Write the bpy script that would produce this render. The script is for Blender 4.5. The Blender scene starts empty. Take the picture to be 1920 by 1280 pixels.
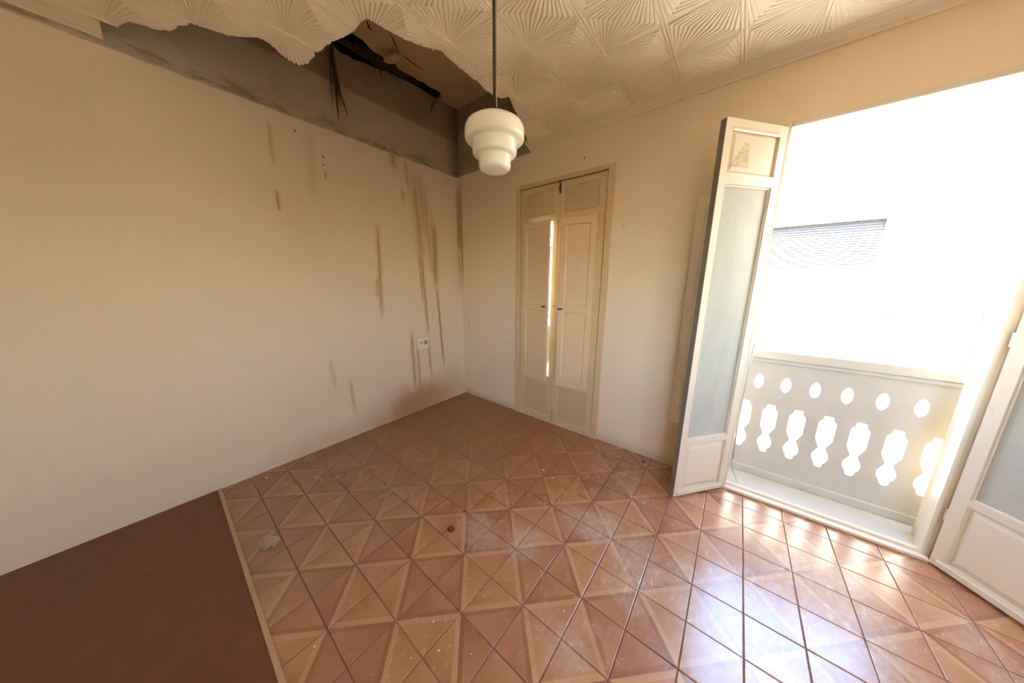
import bpy, bmesh, math, random
from mathutils import Vector, Matrix
random.seed(7)
S = bpy.context.scene
COL = S.collection

# ------------------------------------------------------------------ camera
# calibrated from the photograph's three vanishing points (focal length 526 px of 1920)
CAM = Vector((2.78546, -2.47131, 1.5))
W = Matrix(((0.78184304, 0.13316079, -0.60908921),
            (0.62345314, -0.15874011, 0.76557675),
            (0.00525792, -0.97829943, -0.20712936)))     # image axes (right, down, forward) -> world
F, CX, CY = 526.0, 960.0, 640.0
cd = bpy.data.cameras.new('camera')
cd.sensor_width = 36.0
cd.lens = F / 1920.0 * 36.0
cd.clip_start = 0.02
cam = bpy.data.objects.new('camera', cd)
COL.objects.link(cam)
m = Matrix.Identity(4)
for r in range(3):
    m[r][0] = W[r][0]
    m[r][1] = -W[r][1]
    m[r][2] = -W[r][2]
    m[r][3] = CAM[r]
cam.matrix_world = m
S.camera = cam

# ------------------------------------------------------------------ light
world = bpy.data.worlds.new('world')
S.world = world
world.use_nodes = True
wt = world.node_tree
sky = wt.nodes.new('ShaderNodeTexSky')
sky.sky_type = 'NISHITA'
sky.sun_disc = False
sky.sun_elevation = math.radians(61)
sky.sun_rotation = math.radians(194)
sky.air_density = 0.9
sky.ozone_density = 0.7
sky.dust_density = 2.0
wt.links.new(sky.outputs[0], wt.nodes['Background'].inputs[0])
wt.nodes['Background'].inputs[1].default_value = 0.50

sd = bpy.data.lights.new('sun', 'SUN')
sd.energy = 3.0
sd.angle = math.radians(0.6)
sd.color = (1.0, 0.92, 0.78)
sun = bpy.data.objects.new('sun', sd)
COL.objects.link(sun)
sun.rotation_euler = Vector((0.25, 1.0, -1.9)).to_track_quat('-Z', 'Y').to_euler()

vs = S.view_settings
vs.view_transform = 'Standard'
vs.look = 'None'
vs.gamma = 1.0
vs.use_curve_mapping = False
vs.exposure = 3.42
cy = S.cycles
cy.max_bounces = 14
cy.diffuse_bounces = 7
cy.glossy_bounces = 5
cy.transparent_max_bounces = 12
cy.sample_clamp_indirect = 6.0
cy.caustics_reflective = False
cy.caustics_refractive = False

# ------------------------------------------------------------------ photo pixel -> place
def ray(x, y):
    return W @ Vector(((x - CX) / F, (y - CY) / F, 1.0))
def on_z(x, y, z=0.0):
    r = ray(x, y)
    return CAM + r * ((z - CAM.z) / r.z)
def on_x(x, y, X=0.0):
    r = ray(x, y)
    return CAM + r * ((X - CAM.x) / r.x)
def on_y(x, y, Y=0.0):
    r = ray(x, y)
    return CAM + r * ((Y - CAM.y) / r.y)

# ------------------------------------------------------------------ helpers
def link(name, data, parent=None):
    o = bpy.data.objects.new(name, data)
    COL.objects.link(o)
    if parent is not None:
        o.parent = parent
    return o
def tag(o, label=None, cat=None, group=None, kind=None):
    if label: o['label'] = label
    if cat: o['category'] = cat
    if group: o['group'] = group
    if kind: o['kind'] = kind
    return o
def empty(name, loc=(0, 0, 0), rz=0.0, parent=None):
    o = link(name, None, parent)
    o.empty_display_size = 0.1
    o.location = loc
    o.rotation_euler = (0, 0, rz)
    return o
def mesh_of(bm, name, mat, smooth=False):
    bmesh.ops.recalc_face_normals(bm, faces=bm.faces[:])
    me = bpy.data.meshes.new(name)
    bm.to_mesh(me)
    bm.free()
    if smooth:
        for p in me.polygons:
            p.use_smooth = True
    if mat is not None:
        me.materials.append(mat)
    return me
def obj(name, bm, mat, parent=None, smooth=False):
    return link(name, mesh_of(bm, name, mat, smooth), parent)
def box(bm, x0, x1, y0, y1, z0, z1, bev=0.0):
    r = bmesh.ops.create_cube(bm, size=1.0)
    vv = r['verts']
    for v in vv:
        v.co = Vector(((x0 + x1) / 2 + v.co.x * (x1 - x0), (y0 + y1) / 2 + v.co.y * (y1 - y0), (z0 + z1) / 2 + v.co.z * (z1 - z0)))
    if bev:
        ee = list({e for v in vv for e in v.link_edges})
        bmesh.ops.bevel(bm, geom=ee, offset=bev, segments=1, affect='EDGES')
    return bm
def boxes(*bs, bev=0.0):
    bm = bmesh.new()
    for b in bs:
        box(bm, *b, bev=bev)
    return bm
def prism(outer, holes, to3, depth):
    """flat outline with holes, given thickness; to3 maps (a, b) -> point, depth is a vector"""
    bm = bmesh.new()
    edges = []
    for loop in [outer] + holes:
        vs_ = [bm.verts.new(to3(*p)) for p in loop]
        for i in range(len(vs_)):
            edges.append(bm.edges.new((vs_[i], vs_[(i + 1) % len(vs_)])))
    bmesh.ops.triangle_fill(bm, use_beauty=True, use_dissolve=False, edges=edges)
    g = bmesh.ops.extrude_face_region(bm, geom=bm.faces[:])
    bmesh.ops.translate(bm, verts=[v for v in g['geom'] if isinstance(v, bmesh.types.BMVert)], vec=depth)
    return bm
def rect(a0, a1, b0, b1):
    return [(a0, b0), (a1, b0), (a1, b1), (a0, b1)]
def lathe(bm, prof, c, n=48):
    rings = []
    for r, z in prof:
        if r < 1e-5:
            rings.append([bm.verts.new((c[0], c[1], c[2] + z))])
        else:
            rings.append([bm.verts.new((c[0] + r * math.cos(2 * math.pi * k / n), c[1] + r * math.sin(2 * math.pi * k / n), c[2] + z)) for k in range(n)])
    for A, B in zip(rings, rings[1:]):
        for k in range(n):
            k2 = (k + 1) % n
            if len(A) == 1 and len(B) == 1:
                continue
            if len(A) == 1:
                bm.faces.new((A[0], B[k], B[k2]))
            elif len(B) == 1:
                bm.faces.new((A[k], A[k2], B[0]))
            else:
                bm.faces.new((A[k], A[k2], B[k2], B[k]))
    return bm
def tube(bm, pts, rad, n=8):
    """closed tube through pts; rad a number or one per point"""
    pts = [Vector(p) for p in pts]
    if not hasattr(rad, '__len__'):
        rad = [rad] * len(pts)
    rings = []
    up = Vector((0.31, 0.17, 0.93))
    for i, p in enumerate(pts):
        t = (pts[min(i + 1, len(pts) - 1)] - pts[max(i - 1, 0)]).normalized()
        a = t.cross(up)
        if a.length < 1e-3:
            a = t.cross(Vector((1, 0, 0)))
        a.normalize()
        b = t.cross(a)
        rings.append([bm.verts.new(p + (a * math.cos(2 * math.pi * k / n) + b * math.sin(2 * math.pi * k / n)) * rad[i]) for k in range(n)])
    for A, B in zip(rings, rings[1:]):
        for k in range(n):
            bm.faces.new((A[k], A[(k + 1) % n], B[(k + 1) % n], B[k]))
    bm.faces.new(rings[0][::-1])
    bm.faces.new(rings[-1])
    return bm

# ------------------------------------------------------------------ material helpers
class NT:
    def __init__(self, name):
        self.mat = bpy.data.materials.new(name)
        self.mat.use_nodes = True
        self.t = self.mat.node_tree
        self.b = self.t.nodes['Principled BSDF']
        self.out = self.t.nodes['Material Output']
    def n(self, typ, **kw):
        nd = self.t.nodes.new(typ)
        for k, v in kw.items():
            setattr(nd, k, v)
        return nd
    def put(self, sock, v):
        if isinstance(v, bpy.types.NodeSocket):
            self.t.links.new(v, sock)
        elif v is not None:
            sock.default_value = v
    def m(self, op, a, b=None, c=None, clamp=False):
        nd = self.n('ShaderNodeMath', operation=op, use_clamp=clamp)
        self.put(nd.inputs[0], a)
        self.put(nd.inputs[1], b)
        if c is not None:
            self.put(nd.inputs[2], c)
        return nd.outputs[0]
    def mix(self, f, a, b):
        nd = self.n('ShaderNodeMix', data_type='RGBA')
        self.put(nd.inputs[0], f)
        self.put(nd.inputs[6], (*a, 1) if isinstance(a, tuple) and len(a) == 3 else a)
        self.put(nd.inputs[7], (*b, 1) if isinstance(b, tuple) and len(b) == 3 else b)
        return nd.outputs[2]
    def ramp(self, v, lo, hi, smooth=True):
        nd = self.n('ShaderNodeMapRange', interpolation_type='SMOOTHSTEP' if smooth else 'LINEAR')
        self.put(nd.inputs[0], v)
        self.put(nd.inputs[1], lo)
        self.put(nd.inputs[2], hi)
        return nd.outputs[0]
    def coord(self, kind='Object'):
        return self.n('ShaderNodeTexCoord').outputs[kind]
    def pos(self):
        return self.n('ShaderNodeNewGeometry').outputs['Position']
    def xyz(self, v):
        nd = self.n('ShaderNodeSeparateXYZ')
        self.put(nd.inputs[0], v)
        return nd.outputs
    def noise(self, vec, scale, detail=4, rough=0.55, dist=0.0, stretch=None):
        if stretch:
            mp = self.n('ShaderNodeMapping')
            self.put(mp.inputs[0], vec)
            mp.inputs['Scale'].default_value = stretch
            vec = mp.outputs[0]
        nd = self.n('ShaderNodeTexNoise')
        self.put(nd.inputs['Vector'], vec)
        nd.inputs['Scale'].default_value = scale
        nd.inputs['Detail'].default_value = detail
        nd.inputs['Roughness'].default_value = rough
        nd.inputs['Distortion'].default_value = dist
        return nd.outputs[0]
    def bump(self, h, strength=0.2, dist=0.01):
        nd = self.n('ShaderNodeBump')
        nd.inputs['Strength'].default_value = strength
        nd.inputs['Distance'].default_value = dist
        self.put(nd.inputs['Height'], h)
        self.t.links.new(nd.outputs[0], self.b.inputs['Normal'])
    def col(self, v): self.put(self.b.inputs['Base Color'], (*v, 1) if isinstance(v, tuple) else v)
    def rough(self, v): self.put(self.b.inputs['Roughness'], v)

def simple(name, c, rough=0.6, var=0.12, scale=8.0, metallic=0.0, bump=0.0):
    t = NT(name)
    nz = t.noise(t.pos(), scale, 5)
    t.col(t.mix(nz, tuple(x * (1 - var) for x in c), tuple(min(1, x * (1 + var)) for x in c)))
    t.rough(rough)
    t.b.inputs['Metallic'].default_value = metallic
    if bump:
        t.bump(t.noise(t.pos(), scale * 6, 3), bump, 0.004)
    return t.mat

def streak(t, y, z, y1, z1, y2, z2, w, wob, amp=0.012, halo=0.0):
    """mask of one drip that runs down a wall from (y1, z1) to (y2, z2)"""
    k = t.m('DIVIDE', t.m('SUBTRACT', z1, z), z1 - z2)
    yc = t.m('MULTIPLY_ADD', k, y2 - y1, y1)
    yc = t.m('MULTIPLY_ADD', wob, amp, yc)
    d = t.m('ABSOLUTE', t.m('SUBTRACT', y, yc))
    side = t.ramp(d, w, w * 0.25)
    ends = t.m('MULTIPLY', t.ramp(k, -0.02, 0.25), t.ramp(k, 1.02, 0.72))
    if halo:
        return t.m('MULTIPLY', side, ends), t.m('MULTIPLY', t.ramp(d, halo, halo * 0.25), ends)
    return t.m('MULTIPLY', side, ends)

# ------------------------------------------------------------------ materials
WALL_C = (0.83, 0.705, 0.515)
def wall_left_mat():
    t = NT('plaster_left_wall')
    p = t.coord()
    x, y, z = t.xyz(p)
    n1 = t.noise(p, 1.1, 4)
    n2 = t.noise(p, 7.0, 5)
    c = t.mix(n1, tuple(v * 0.93 for v in WALL_C), tuple(min(1, v * 1.05) for v in WALL_C))
    c = t.mix(t.m('MULTIPLY', n2, 0.16), c, (0.60, 0.46, 0.31))
    wob = t.m('SUBTRACT', t.noise(p, 5.0, 5, 0.7, stretch=(1, 0.6, 1.4)), 0.5)
    drips = [  # y1, z1, y2, z2, width, strength
        (-0.026, 2.70, -0.030, 1.75, 0.020, 0.85), (-0.045, 1.88, -0.029, 1.55, 0.008, 0.6), (-0.03, 2.70, -0.02, 1.2, 0.07, 0.22),
        (-1.773, 2.64, -1.786, 2.30, 0.010, 0.35), (-1.786, 2.17, -1.790, 2.00, 0.009, 0.7),
        (-1.043, 2.10, -1.084, 1.06, 0.017, 0.62), (-1.09, 1.56, -1.105, 1.32, 0.016, 0.45),
        (-0.62, 2.66, -0.57, 1.60, 0.045, 0.40), (-0.56, 2.66, -0.50, 1.90, 0.030, 0.32), (-0.50, 2.60, -0.45, 1.50, 0.030, 0.30),
        (-0.585, 1.95, -0.545, 0.80, 0.012, 0.75), (-0.612, 1.90, -0.590, 1.20, 0.012, 0.60),
        (-0.390, 2.20, -0.404, 1.36, 0.026, 0.70), (-0.420, 2.30, -0.43, 1.40, 0.022, 0.35),
        (-0.404, 1.55, -0.337, 0.37, 0.010, 0.95), (-0.765, 1.00, -0.762, 0.22, 0.018, 0.62),
        (-0.700, 0.86, -0.697, 0.18, 0.012, 0.58), (-0.558, 0.86, -0.540, 0.44, 0.014, 0.60), (-0.535, 0.60, -0.530, 0.30, 0.012, 0.35),
        (-0.839, 2.75, -0.822, 2.56, 0.028, 0.50), (-0.700, 2.70, -0.690, 2.40, 0.016, 0.35), (-0.765, 2.44, -0.749, 2.28, 0.012, 0.45),
        (-1.590, 0.85, -1.570, 0.50, 0.012, 0.22), (-1.445, 0.62, -1.432, 0.22, 0.011, 0.42), (-1.442, 2.39, -1.445, 2.31, 0.008, 0.55),
        (-1.52, 2.69, -1.55, 2.10, 0.03, 0.15)]
    total = halo = None
    for d in drips:
        k, h = streak(t, y, z, *d[:4], d[4], wob, 0.03, d[4] * 2.4 + 0.006)
        k = t.m('MULTIPLY', k, d[5])
        h = t.m('MULTIPLY', h, d[5])
        total = k if total is None else t.m('MAXIMUM', total, k)
        halo = h if halo is None else t.m('MAXIMUM', halo, h)
    fine = t.noise(p, 30.0, 4, 0.7, stretch=(1, 3.0, 0.35))
    total = t.m('MULTIPLY', total, t.m('MULTIPLY_ADD', fine, 0.9, 0.5), clamp=True)
    c = t.mix(t.m('MULTIPLY', halo, t.m('MULTIPLY_ADD', fine, 0.9, 0.25), clamp=True), c, (0.56, 0.33, 0.11))
    c = t.mix(t.m('MULTIPLY', total, 0.85), c, (0.32, 0.17, 0.055))
    # scuffed specks
    for yy, zz, r in ((-1.447, 2.485, 0.012), (-1.452, 2.425, 0.010), (-1.62, 2.61, 0.012)):
        d = t.m('SQRT', t.m('ADD', t.m('POWER', t.m('MULTIPLY', t.m('SUBTRACT', y, yy), 1.7), 2.0), t.m('POWER', t.m('SUBTRACT', z, zz), 2.0)))
        c = t.mix(t.ramp(d, r, r * 0.5), c, (0.12, 0.07, 0.03))
    # damp patch rising from the floor
    nn = t.m('SUBTRACT', t.noise(p, 3.0, 5, 0.6), 0.5)
    for yy, zz, ry, rz, s, cc in ((-0.82, 0.10, 0.62, 0.32, 0.80, (0.42, 0.20, 0.06)), (-0.45, 0.06, 0.60, 0.42, 0.55, (0.50, 0.28, 0.09)), (-1.5, 0.0, 1.0, 0.22, 0.30, (0.50, 0.33, 0.17))):
        d = t.m('SQRT', t.m('ADD', t.m('POWER', t.m('DIVIDE', t.m('SUBTRACT', y, yy), ry), 2.0), t.m('POWER', t.m('DIVIDE', t.m('SUBTRACT', z, zz), rz), 2.0)))
        d = t.m('MULTIPLY_ADD', nn, 0.9, d)
        c = t.mix(t.m('MULTIPLY', t.ramp(d, 1.1, 0.2), s), c, cc)
    # bare, sooty plaster above the old line of the false ceiling
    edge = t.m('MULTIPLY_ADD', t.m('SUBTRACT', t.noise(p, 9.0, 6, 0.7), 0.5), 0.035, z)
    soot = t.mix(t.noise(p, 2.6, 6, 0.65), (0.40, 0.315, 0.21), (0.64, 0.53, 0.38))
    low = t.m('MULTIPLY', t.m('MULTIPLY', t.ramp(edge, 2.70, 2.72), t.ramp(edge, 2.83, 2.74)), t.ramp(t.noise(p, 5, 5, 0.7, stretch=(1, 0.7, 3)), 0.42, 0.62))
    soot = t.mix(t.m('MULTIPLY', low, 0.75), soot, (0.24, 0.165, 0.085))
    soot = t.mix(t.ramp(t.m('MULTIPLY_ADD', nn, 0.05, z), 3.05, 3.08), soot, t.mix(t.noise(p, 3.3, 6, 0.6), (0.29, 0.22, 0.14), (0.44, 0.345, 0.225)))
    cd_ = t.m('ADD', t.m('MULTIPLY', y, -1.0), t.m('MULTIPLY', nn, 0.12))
    soot = t.mix(t.m('MULTIPLY', t.ramp(cd_, 0.22, 0.0), 0.75), soot, (0.11, 0.08, 0.045))  # corner shade darkened into the colour, over the soot
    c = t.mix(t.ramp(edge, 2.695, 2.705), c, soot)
    t.col(c)
    t.rough(0.92)
    t.bump(t.m('ADD', t.m('MULTIPLY', n2, 0.5), t.noise(p, 2.0, 3)), 0.25, 0.02)
    return t.mat
def wall_mat(name, sooty_corner=False):
    t = NT(name)
    p = t.coord()
    x, y, z = t.xyz(p)
    n1 = t.noise(p, 1.3, 4)
    n2 = t.noise(p, 9.0, 5)
    c = t.mix(n1, tuple(v * 0.93 for v in WALL_C), tuple(min(1, v * 1.05) for v in WALL_C))
    c = t.mix(t.m('MULTIPLY', n2, 0.12), c, (0.62, 0.48, 0.33))
    if sooty_corner:
        wob = t.m('SUBTRACT', t.noise(p, 5.0, 5, 0.7), 0.5)
        tot = t.m('MULTIPLY', streak(t, x, z, 0.012, 2.75, 0.012, 1.4, 0.03, wob, 0.03), 0.6)
        tot = t.m('MAXIMUM', tot, t.m('MULTIPLY', streak(t, x, z, 0.10, 1.02, 0.10, 0.90, 0.006, wob), 0.7))
        c = t.mix(tot, c, (0.26, 0.13, 0.05))
        for xx, zz, r in ((1.60, 2.54, 0.012), (1.98, 1.95, 0.008)):
            d = t.m('SQRT', t.m('ADD', t.m('POWER', t.m('SUBTRACT', x, xx), 2.0), t.m('POWER', t.m('SUBTRACT', z, zz), 2.0)))
            c = t.mix(t.ramp(d, r, r * 0.4), c, (0.28, 0.18, 0.09))
        nn = t.m('SUBTRACT', t.noise(p, 3.0, 5, 0.6), 0.5)
        # grime along the foot of the wall
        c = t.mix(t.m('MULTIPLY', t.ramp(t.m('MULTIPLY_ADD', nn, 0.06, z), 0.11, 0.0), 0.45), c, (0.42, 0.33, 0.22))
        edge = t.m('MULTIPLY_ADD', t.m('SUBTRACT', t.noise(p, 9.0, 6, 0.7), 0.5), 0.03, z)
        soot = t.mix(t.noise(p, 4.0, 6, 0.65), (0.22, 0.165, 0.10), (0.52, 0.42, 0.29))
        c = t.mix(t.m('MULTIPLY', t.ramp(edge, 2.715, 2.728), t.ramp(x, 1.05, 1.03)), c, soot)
    t.col(c)
    t.rough(0.9)
    t.bump(t.m('ADD', t.m('MULTIPLY', n2, 0.5), t.noise(p, 2.0, 3)), 0.25, 0.02)
    return t.mat

def tile_mat():
    t = NT('terracotta_parquet_tile')
    o = t.coord()
    p = t.pos()
    x, y, z = t.xyz(o)
    wx, wy, wz = t.xyz(p)
    rnd = t.n('ShaderNodeObjectInfo').outputs['Random']
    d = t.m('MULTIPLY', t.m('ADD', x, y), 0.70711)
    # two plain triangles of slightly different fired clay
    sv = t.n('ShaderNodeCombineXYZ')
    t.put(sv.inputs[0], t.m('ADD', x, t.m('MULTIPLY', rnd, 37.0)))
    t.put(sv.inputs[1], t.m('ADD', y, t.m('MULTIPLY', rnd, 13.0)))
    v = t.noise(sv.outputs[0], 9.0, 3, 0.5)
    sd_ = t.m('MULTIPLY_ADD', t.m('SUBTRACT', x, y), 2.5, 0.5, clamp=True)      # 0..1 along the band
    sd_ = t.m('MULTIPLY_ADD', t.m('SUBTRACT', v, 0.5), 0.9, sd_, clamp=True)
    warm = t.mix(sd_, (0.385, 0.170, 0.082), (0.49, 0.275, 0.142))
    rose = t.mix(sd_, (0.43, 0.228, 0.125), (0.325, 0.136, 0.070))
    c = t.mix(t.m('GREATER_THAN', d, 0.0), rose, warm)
    grain = t.noise(o, 60.0, 3, 0.6, stretch=(1, 1, 1))
    light = t.mix(grain, (0.52, 0.315, 0.165), (0.58, 0.36, 0.20))
    dark = t.mix(grain, (0.235, 0.100, 0.053), (0.28, 0.122, 0.066))
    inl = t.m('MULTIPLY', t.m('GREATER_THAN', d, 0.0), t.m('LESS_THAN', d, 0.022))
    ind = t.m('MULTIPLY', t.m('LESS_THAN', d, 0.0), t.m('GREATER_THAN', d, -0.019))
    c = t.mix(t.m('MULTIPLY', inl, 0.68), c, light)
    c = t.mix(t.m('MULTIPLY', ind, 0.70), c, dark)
    c = t.mix(t.m('MULTIPLY', rnd, 0.16), c, (0.55, 0.32, 0.19))
    # brown dust thick in the far corner
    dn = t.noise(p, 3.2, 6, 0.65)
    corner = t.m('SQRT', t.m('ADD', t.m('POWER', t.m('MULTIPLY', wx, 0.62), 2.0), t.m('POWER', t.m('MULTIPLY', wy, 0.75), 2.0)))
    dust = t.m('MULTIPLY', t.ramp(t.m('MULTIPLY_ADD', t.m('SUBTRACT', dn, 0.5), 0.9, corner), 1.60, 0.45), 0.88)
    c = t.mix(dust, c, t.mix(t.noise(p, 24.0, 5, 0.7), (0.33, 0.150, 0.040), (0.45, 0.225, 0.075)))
    c = t.mix(t.m('MULTIPLY', t.ramp(t.m('MULTIPLY_ADD', t.m('SUBTRACT', dn, 0.5), 1.2, wx), 2.2, 0.5), 0.42), c, (0.20, 0.10, 0.040))  # dimmer light toward the left, painted as a browner tone
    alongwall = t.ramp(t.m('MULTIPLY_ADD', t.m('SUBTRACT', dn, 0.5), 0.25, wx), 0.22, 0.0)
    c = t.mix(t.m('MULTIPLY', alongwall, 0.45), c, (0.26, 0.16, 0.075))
    # whitish scuffed film in patches; right-hand ones also paint in sky sheen
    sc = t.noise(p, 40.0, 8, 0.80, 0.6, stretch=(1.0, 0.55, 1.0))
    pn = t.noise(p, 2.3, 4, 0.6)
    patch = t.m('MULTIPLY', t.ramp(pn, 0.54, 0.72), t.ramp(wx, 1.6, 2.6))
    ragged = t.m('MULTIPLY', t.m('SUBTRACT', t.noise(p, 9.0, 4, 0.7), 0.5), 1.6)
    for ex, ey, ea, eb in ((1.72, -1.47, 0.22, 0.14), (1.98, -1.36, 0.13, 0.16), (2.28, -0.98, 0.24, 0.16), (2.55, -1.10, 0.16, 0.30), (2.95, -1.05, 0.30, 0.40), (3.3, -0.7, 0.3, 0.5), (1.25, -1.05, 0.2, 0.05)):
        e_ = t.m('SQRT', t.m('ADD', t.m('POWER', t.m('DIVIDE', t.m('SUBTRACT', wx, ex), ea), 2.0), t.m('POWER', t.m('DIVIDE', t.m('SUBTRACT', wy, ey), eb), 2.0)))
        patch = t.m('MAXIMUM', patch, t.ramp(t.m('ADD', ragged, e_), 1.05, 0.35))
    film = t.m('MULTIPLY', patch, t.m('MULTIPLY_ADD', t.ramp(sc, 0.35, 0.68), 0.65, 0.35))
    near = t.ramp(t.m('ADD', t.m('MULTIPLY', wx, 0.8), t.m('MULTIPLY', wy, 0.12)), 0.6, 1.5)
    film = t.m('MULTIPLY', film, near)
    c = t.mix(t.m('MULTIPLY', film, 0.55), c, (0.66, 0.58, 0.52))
    tone = t.n('ShaderNodeVectorMath', operation='MULTIPLY')
    t.put(tone.inputs[0], c)
    tone.inputs[1].default_value = (0.98, 0.94, 0.88)
    c = tone.outputs[0]
    t.col(c)
    r = t.m('MULTIPLY_ADD', t.noise(p, 5.0, 5, 0.6), 0.14, 0.15)
    r = t.m('ADD', r, t.m('MULTIPLY', dust, 0.5))
    r = t.m('ADD', r, t.m('MULTIPLY', t.m('MULTIPLY', t.ramp(sc, 0.50, 0.75), near), 0.16), clamp=True)
    t.rough(r)
    t.b.inputs['IOR'].default_value = 1.9
    t.bump(t.m('ADD', t.m('MULTIPLY', sc, 0.10), t.noise(p, 14.0, 3)), 0.10, 0.004)
    return t.mat

def paint_mat(name, c, grime=0.35, rough=0.42):
    t = NT(name)
    p = t.pos()
    n1 = t.noise(p, 2.2, 4)
    c0 = t.mix(n1, tuple(v * 0.94 for v in c), tuple(min(1, v * 1.04) for v in c))
    g = t.m('MULTIPLY', t.ramp(t.noise(p, 11.0, 6, 0.7, stretch=(1, 1, 0.45)), 0.56, 0.80), grime)
    t.col(t.mix(g, c0, (0.38, 0.27, 0.15)))
    t.rough(rough)
    t.bump(t.noise(p, 16.0, 4, 0.6, stretch=(1, 1, 0.25)), 0.12, 0.004)
    return t.mat

def panel_stain_mat():
    t = NT('cream_paint_with_soot_smudge')
    o = t.coord()
    x, y, z = t.xyz(o)
    p = t.pos()
    c0 = t.mix(t.noise(p, 2.2, 4), (0.66, 0.56, 0.41), (0.72, 0.62, 0.46))
    k = t.m('DIVIDE', t.m('SUBTRACT', 2.268, z), 0.125)            # 0 at the tip, 1 at the foot
    half = t.m('MULTIPLY_ADD', k, 0.055, 0.018)
    d = t.m('ABSOLUTE', t.m('SUBTRACT', x, t.m('MULTIPLY_ADD', k, -0.035, 0.165)))
    msk = t.m('MULTIPLY', t.ramp(d, half, t.m('MULTIPLY', half, 0.85)), t.m('MULTIPLY', t.ramp(k, -0.04, 0.06), t.ramp(k, 1.05, 0.97)))
    lines = t.noise(o, 55.0, 4, 0.7, stretch=(0.35, 1, 2.2))
    msk = t.m('MULTIPLY', msk, t.m('MULTIPLY_ADD', t.ramp(lines, 0.40, 0.60), 0.42, 0.18))
    t.col(t.mix(msk, c0, (0.22, 0.15, 0.08)))
    t.rough(0.5)
    return t.mat

def dirty_glass_mat():
    t = NT('dusty_window_glass')
    p = t.pos()
    o = t.coord()
    n = t.noise(o, 3.0, 5, 0.6, 0.6, stretch=(2.0, 1, 0.5))
    sp = t.noise(o, 45.0, 4, 0.7)
    df = t.n('ShaderNodeBsdfDiffuse')
    t.put(df.inputs[0], t.mix(n, (0.66, 0.70, 0.61, 1), (0.76, 0.79, 0.71, 1)))
    tl = t.n('ShaderNodeBsdfTranslucent')
    tl.inputs[0].default_value = (0.80, 0.84, 0.78, 1)
    m1 = t.n('ShaderNodeMixShader')
    m1.inputs[0].default_value = 0.30
    t.t.links.new(df.outputs[0], m1.inputs[1])
    t.t.links.new(tl.outputs[0], m1.inputs[2])
    tr = t.n('ShaderNodeBsdfTransparent')
    m2 = t.n('ShaderNodeMixShader')
    t.put(m2.inputs[0], t.m('MULTIPLY_ADD', t.m('ADD', n, t.m('MULTIPLY', sp, 0.4)), 0.25, 0.72, clamp=True))
    t.t.links.new(tr.outputs[0], m2.inputs[1])
    t.t.links.new(m1.outputs[0], m2.inputs[2])
    gl = t.n('ShaderNodeBsdfGlossy')
    gl.inputs['Roughness'].default_value = 0.08
    fr = t.n('ShaderNodeFresnel')
    fr.inputs[0].default_value = 1.5
    m3 = t.n('ShaderNodeMixShader')
    t.put(m3.inputs[0], fr.outputs[0])
    t.t.links.new(m2.outputs[0], m3.inputs[1])
    t.t.links.new(gl.outputs[0], m3.inputs[2])
    t.t.links.new(m3.outputs[0], t.out.inputs[0])
    return t.mat
def clear_glass_mat():
    t = NT('clear_window_glass')
    tr = t.n('ShaderNodeBsdfTransparent')
    tr.inputs[0].default_value = (0.93, 0.95, 0.92, 1)
    gl = t.n('ShaderNodeBsdfGlossy')
    gl.inputs['Roughness'].default_value = 0.02
    fr = t.n('ShaderNodeFresnel')
    fr.inputs[0].default_value = 1.45
    m3 = t.n('ShaderNodeMixShader')
    t.put(m3.inputs[0], fr.outputs[0])
    t.t.links.new(tr.outputs[0], m3.inputs[1])
    t.t.links.new(gl.outputs[0], m3.inputs[2])
    t.t.links.new(m3.outputs[0], t.out.inputs[0])
    return t.mat
def opal_mat():
    t = NT('opal_glass')
    t.col((0.90, 0.875, 0.71))
    t.rough(0.22)
    t.b.inputs['Subsurface Weight'].default_value = 0.12
    t.b.inputs['Subsurface Radius'].default_value = (0.06, 0.055, 0.045)
    t.b.inputs['Subsurface Scale'].default_value = 1.0
    return t.mat

M = {}
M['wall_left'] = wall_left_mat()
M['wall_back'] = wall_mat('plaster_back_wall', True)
M['wall'] = wall_mat('plaster_wall')
M['tile'] = tile_mat()
M['grout'] = simple('floor_grout', (0.21, 0.13, 0.095), 0.9, 0.3, 20)
M['ceil'] = simple('ceiling_plaster', (0.88, 0.79, 0.63), 0.85, 0.05, 2.5)
M['cornice'] = simple('cornice_plaster', (0.80, 0.71, 0.55), 0.85, 0.08, 3)
M['old_ceil'] = simple('old_ceiling_plaster', (0.60, 0.46, 0.29), 0.95, 0.18, 2.4, bump=0.3)
M['void'] = simple('dark_roof_timber', (0.045, 0.032, 0.02), 0.95, 0.4, 6)
M['cane'] = simple('dry_cane', (0.075, 0.040, 0.018), 0.8, 0.4, 30)
M['cane_light'] = simple('dry_cane_rust', (0.15, 0.075, 0.03), 0.8, 0.35, 30)
M['door_cream'] = paint_mat('cream_door_paint', (0.65, 0.50, 0.285), 0.30)
M['door_panel'] = paint_mat('cream_panel_paint', (0.59, 0.445, 0.245), 0.35)
M['shutter'] = paint_mat('cream_shutter_paint', (0.74, 0.575, 0.355), 0.20)
M['leaf'] = paint_mat('pale_balcony_door_paint', (0.72, 0.65, 0.52), 0.35)
M['leaf_panel'] = paint_mat('pale_balcony_panel_paint', (0.74, 0.67, 0.535), 0.25)
M['shaded_edge'] = simple('edge_shade_grey', (0.21, 0.19, 0.155), 0.8, 0.25, 14)  # shade on the leaf's free edge, put in as a darker grey
M['pale'] = paint_mat('pale_inner_shutter_paint', (0.90, 0.83, 0.68), 0.15)
M['smudge'] = panel_stain_mat()
M['dirty_glass'] = dirty_glass_mat()
M['glass'] = clear_glass_mat()
M['opal'] = opal_mat()
M['iron'] = simple('painted_iron', (0.45, 0.34, 0.22), 0.5, 0.3, 30)
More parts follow.
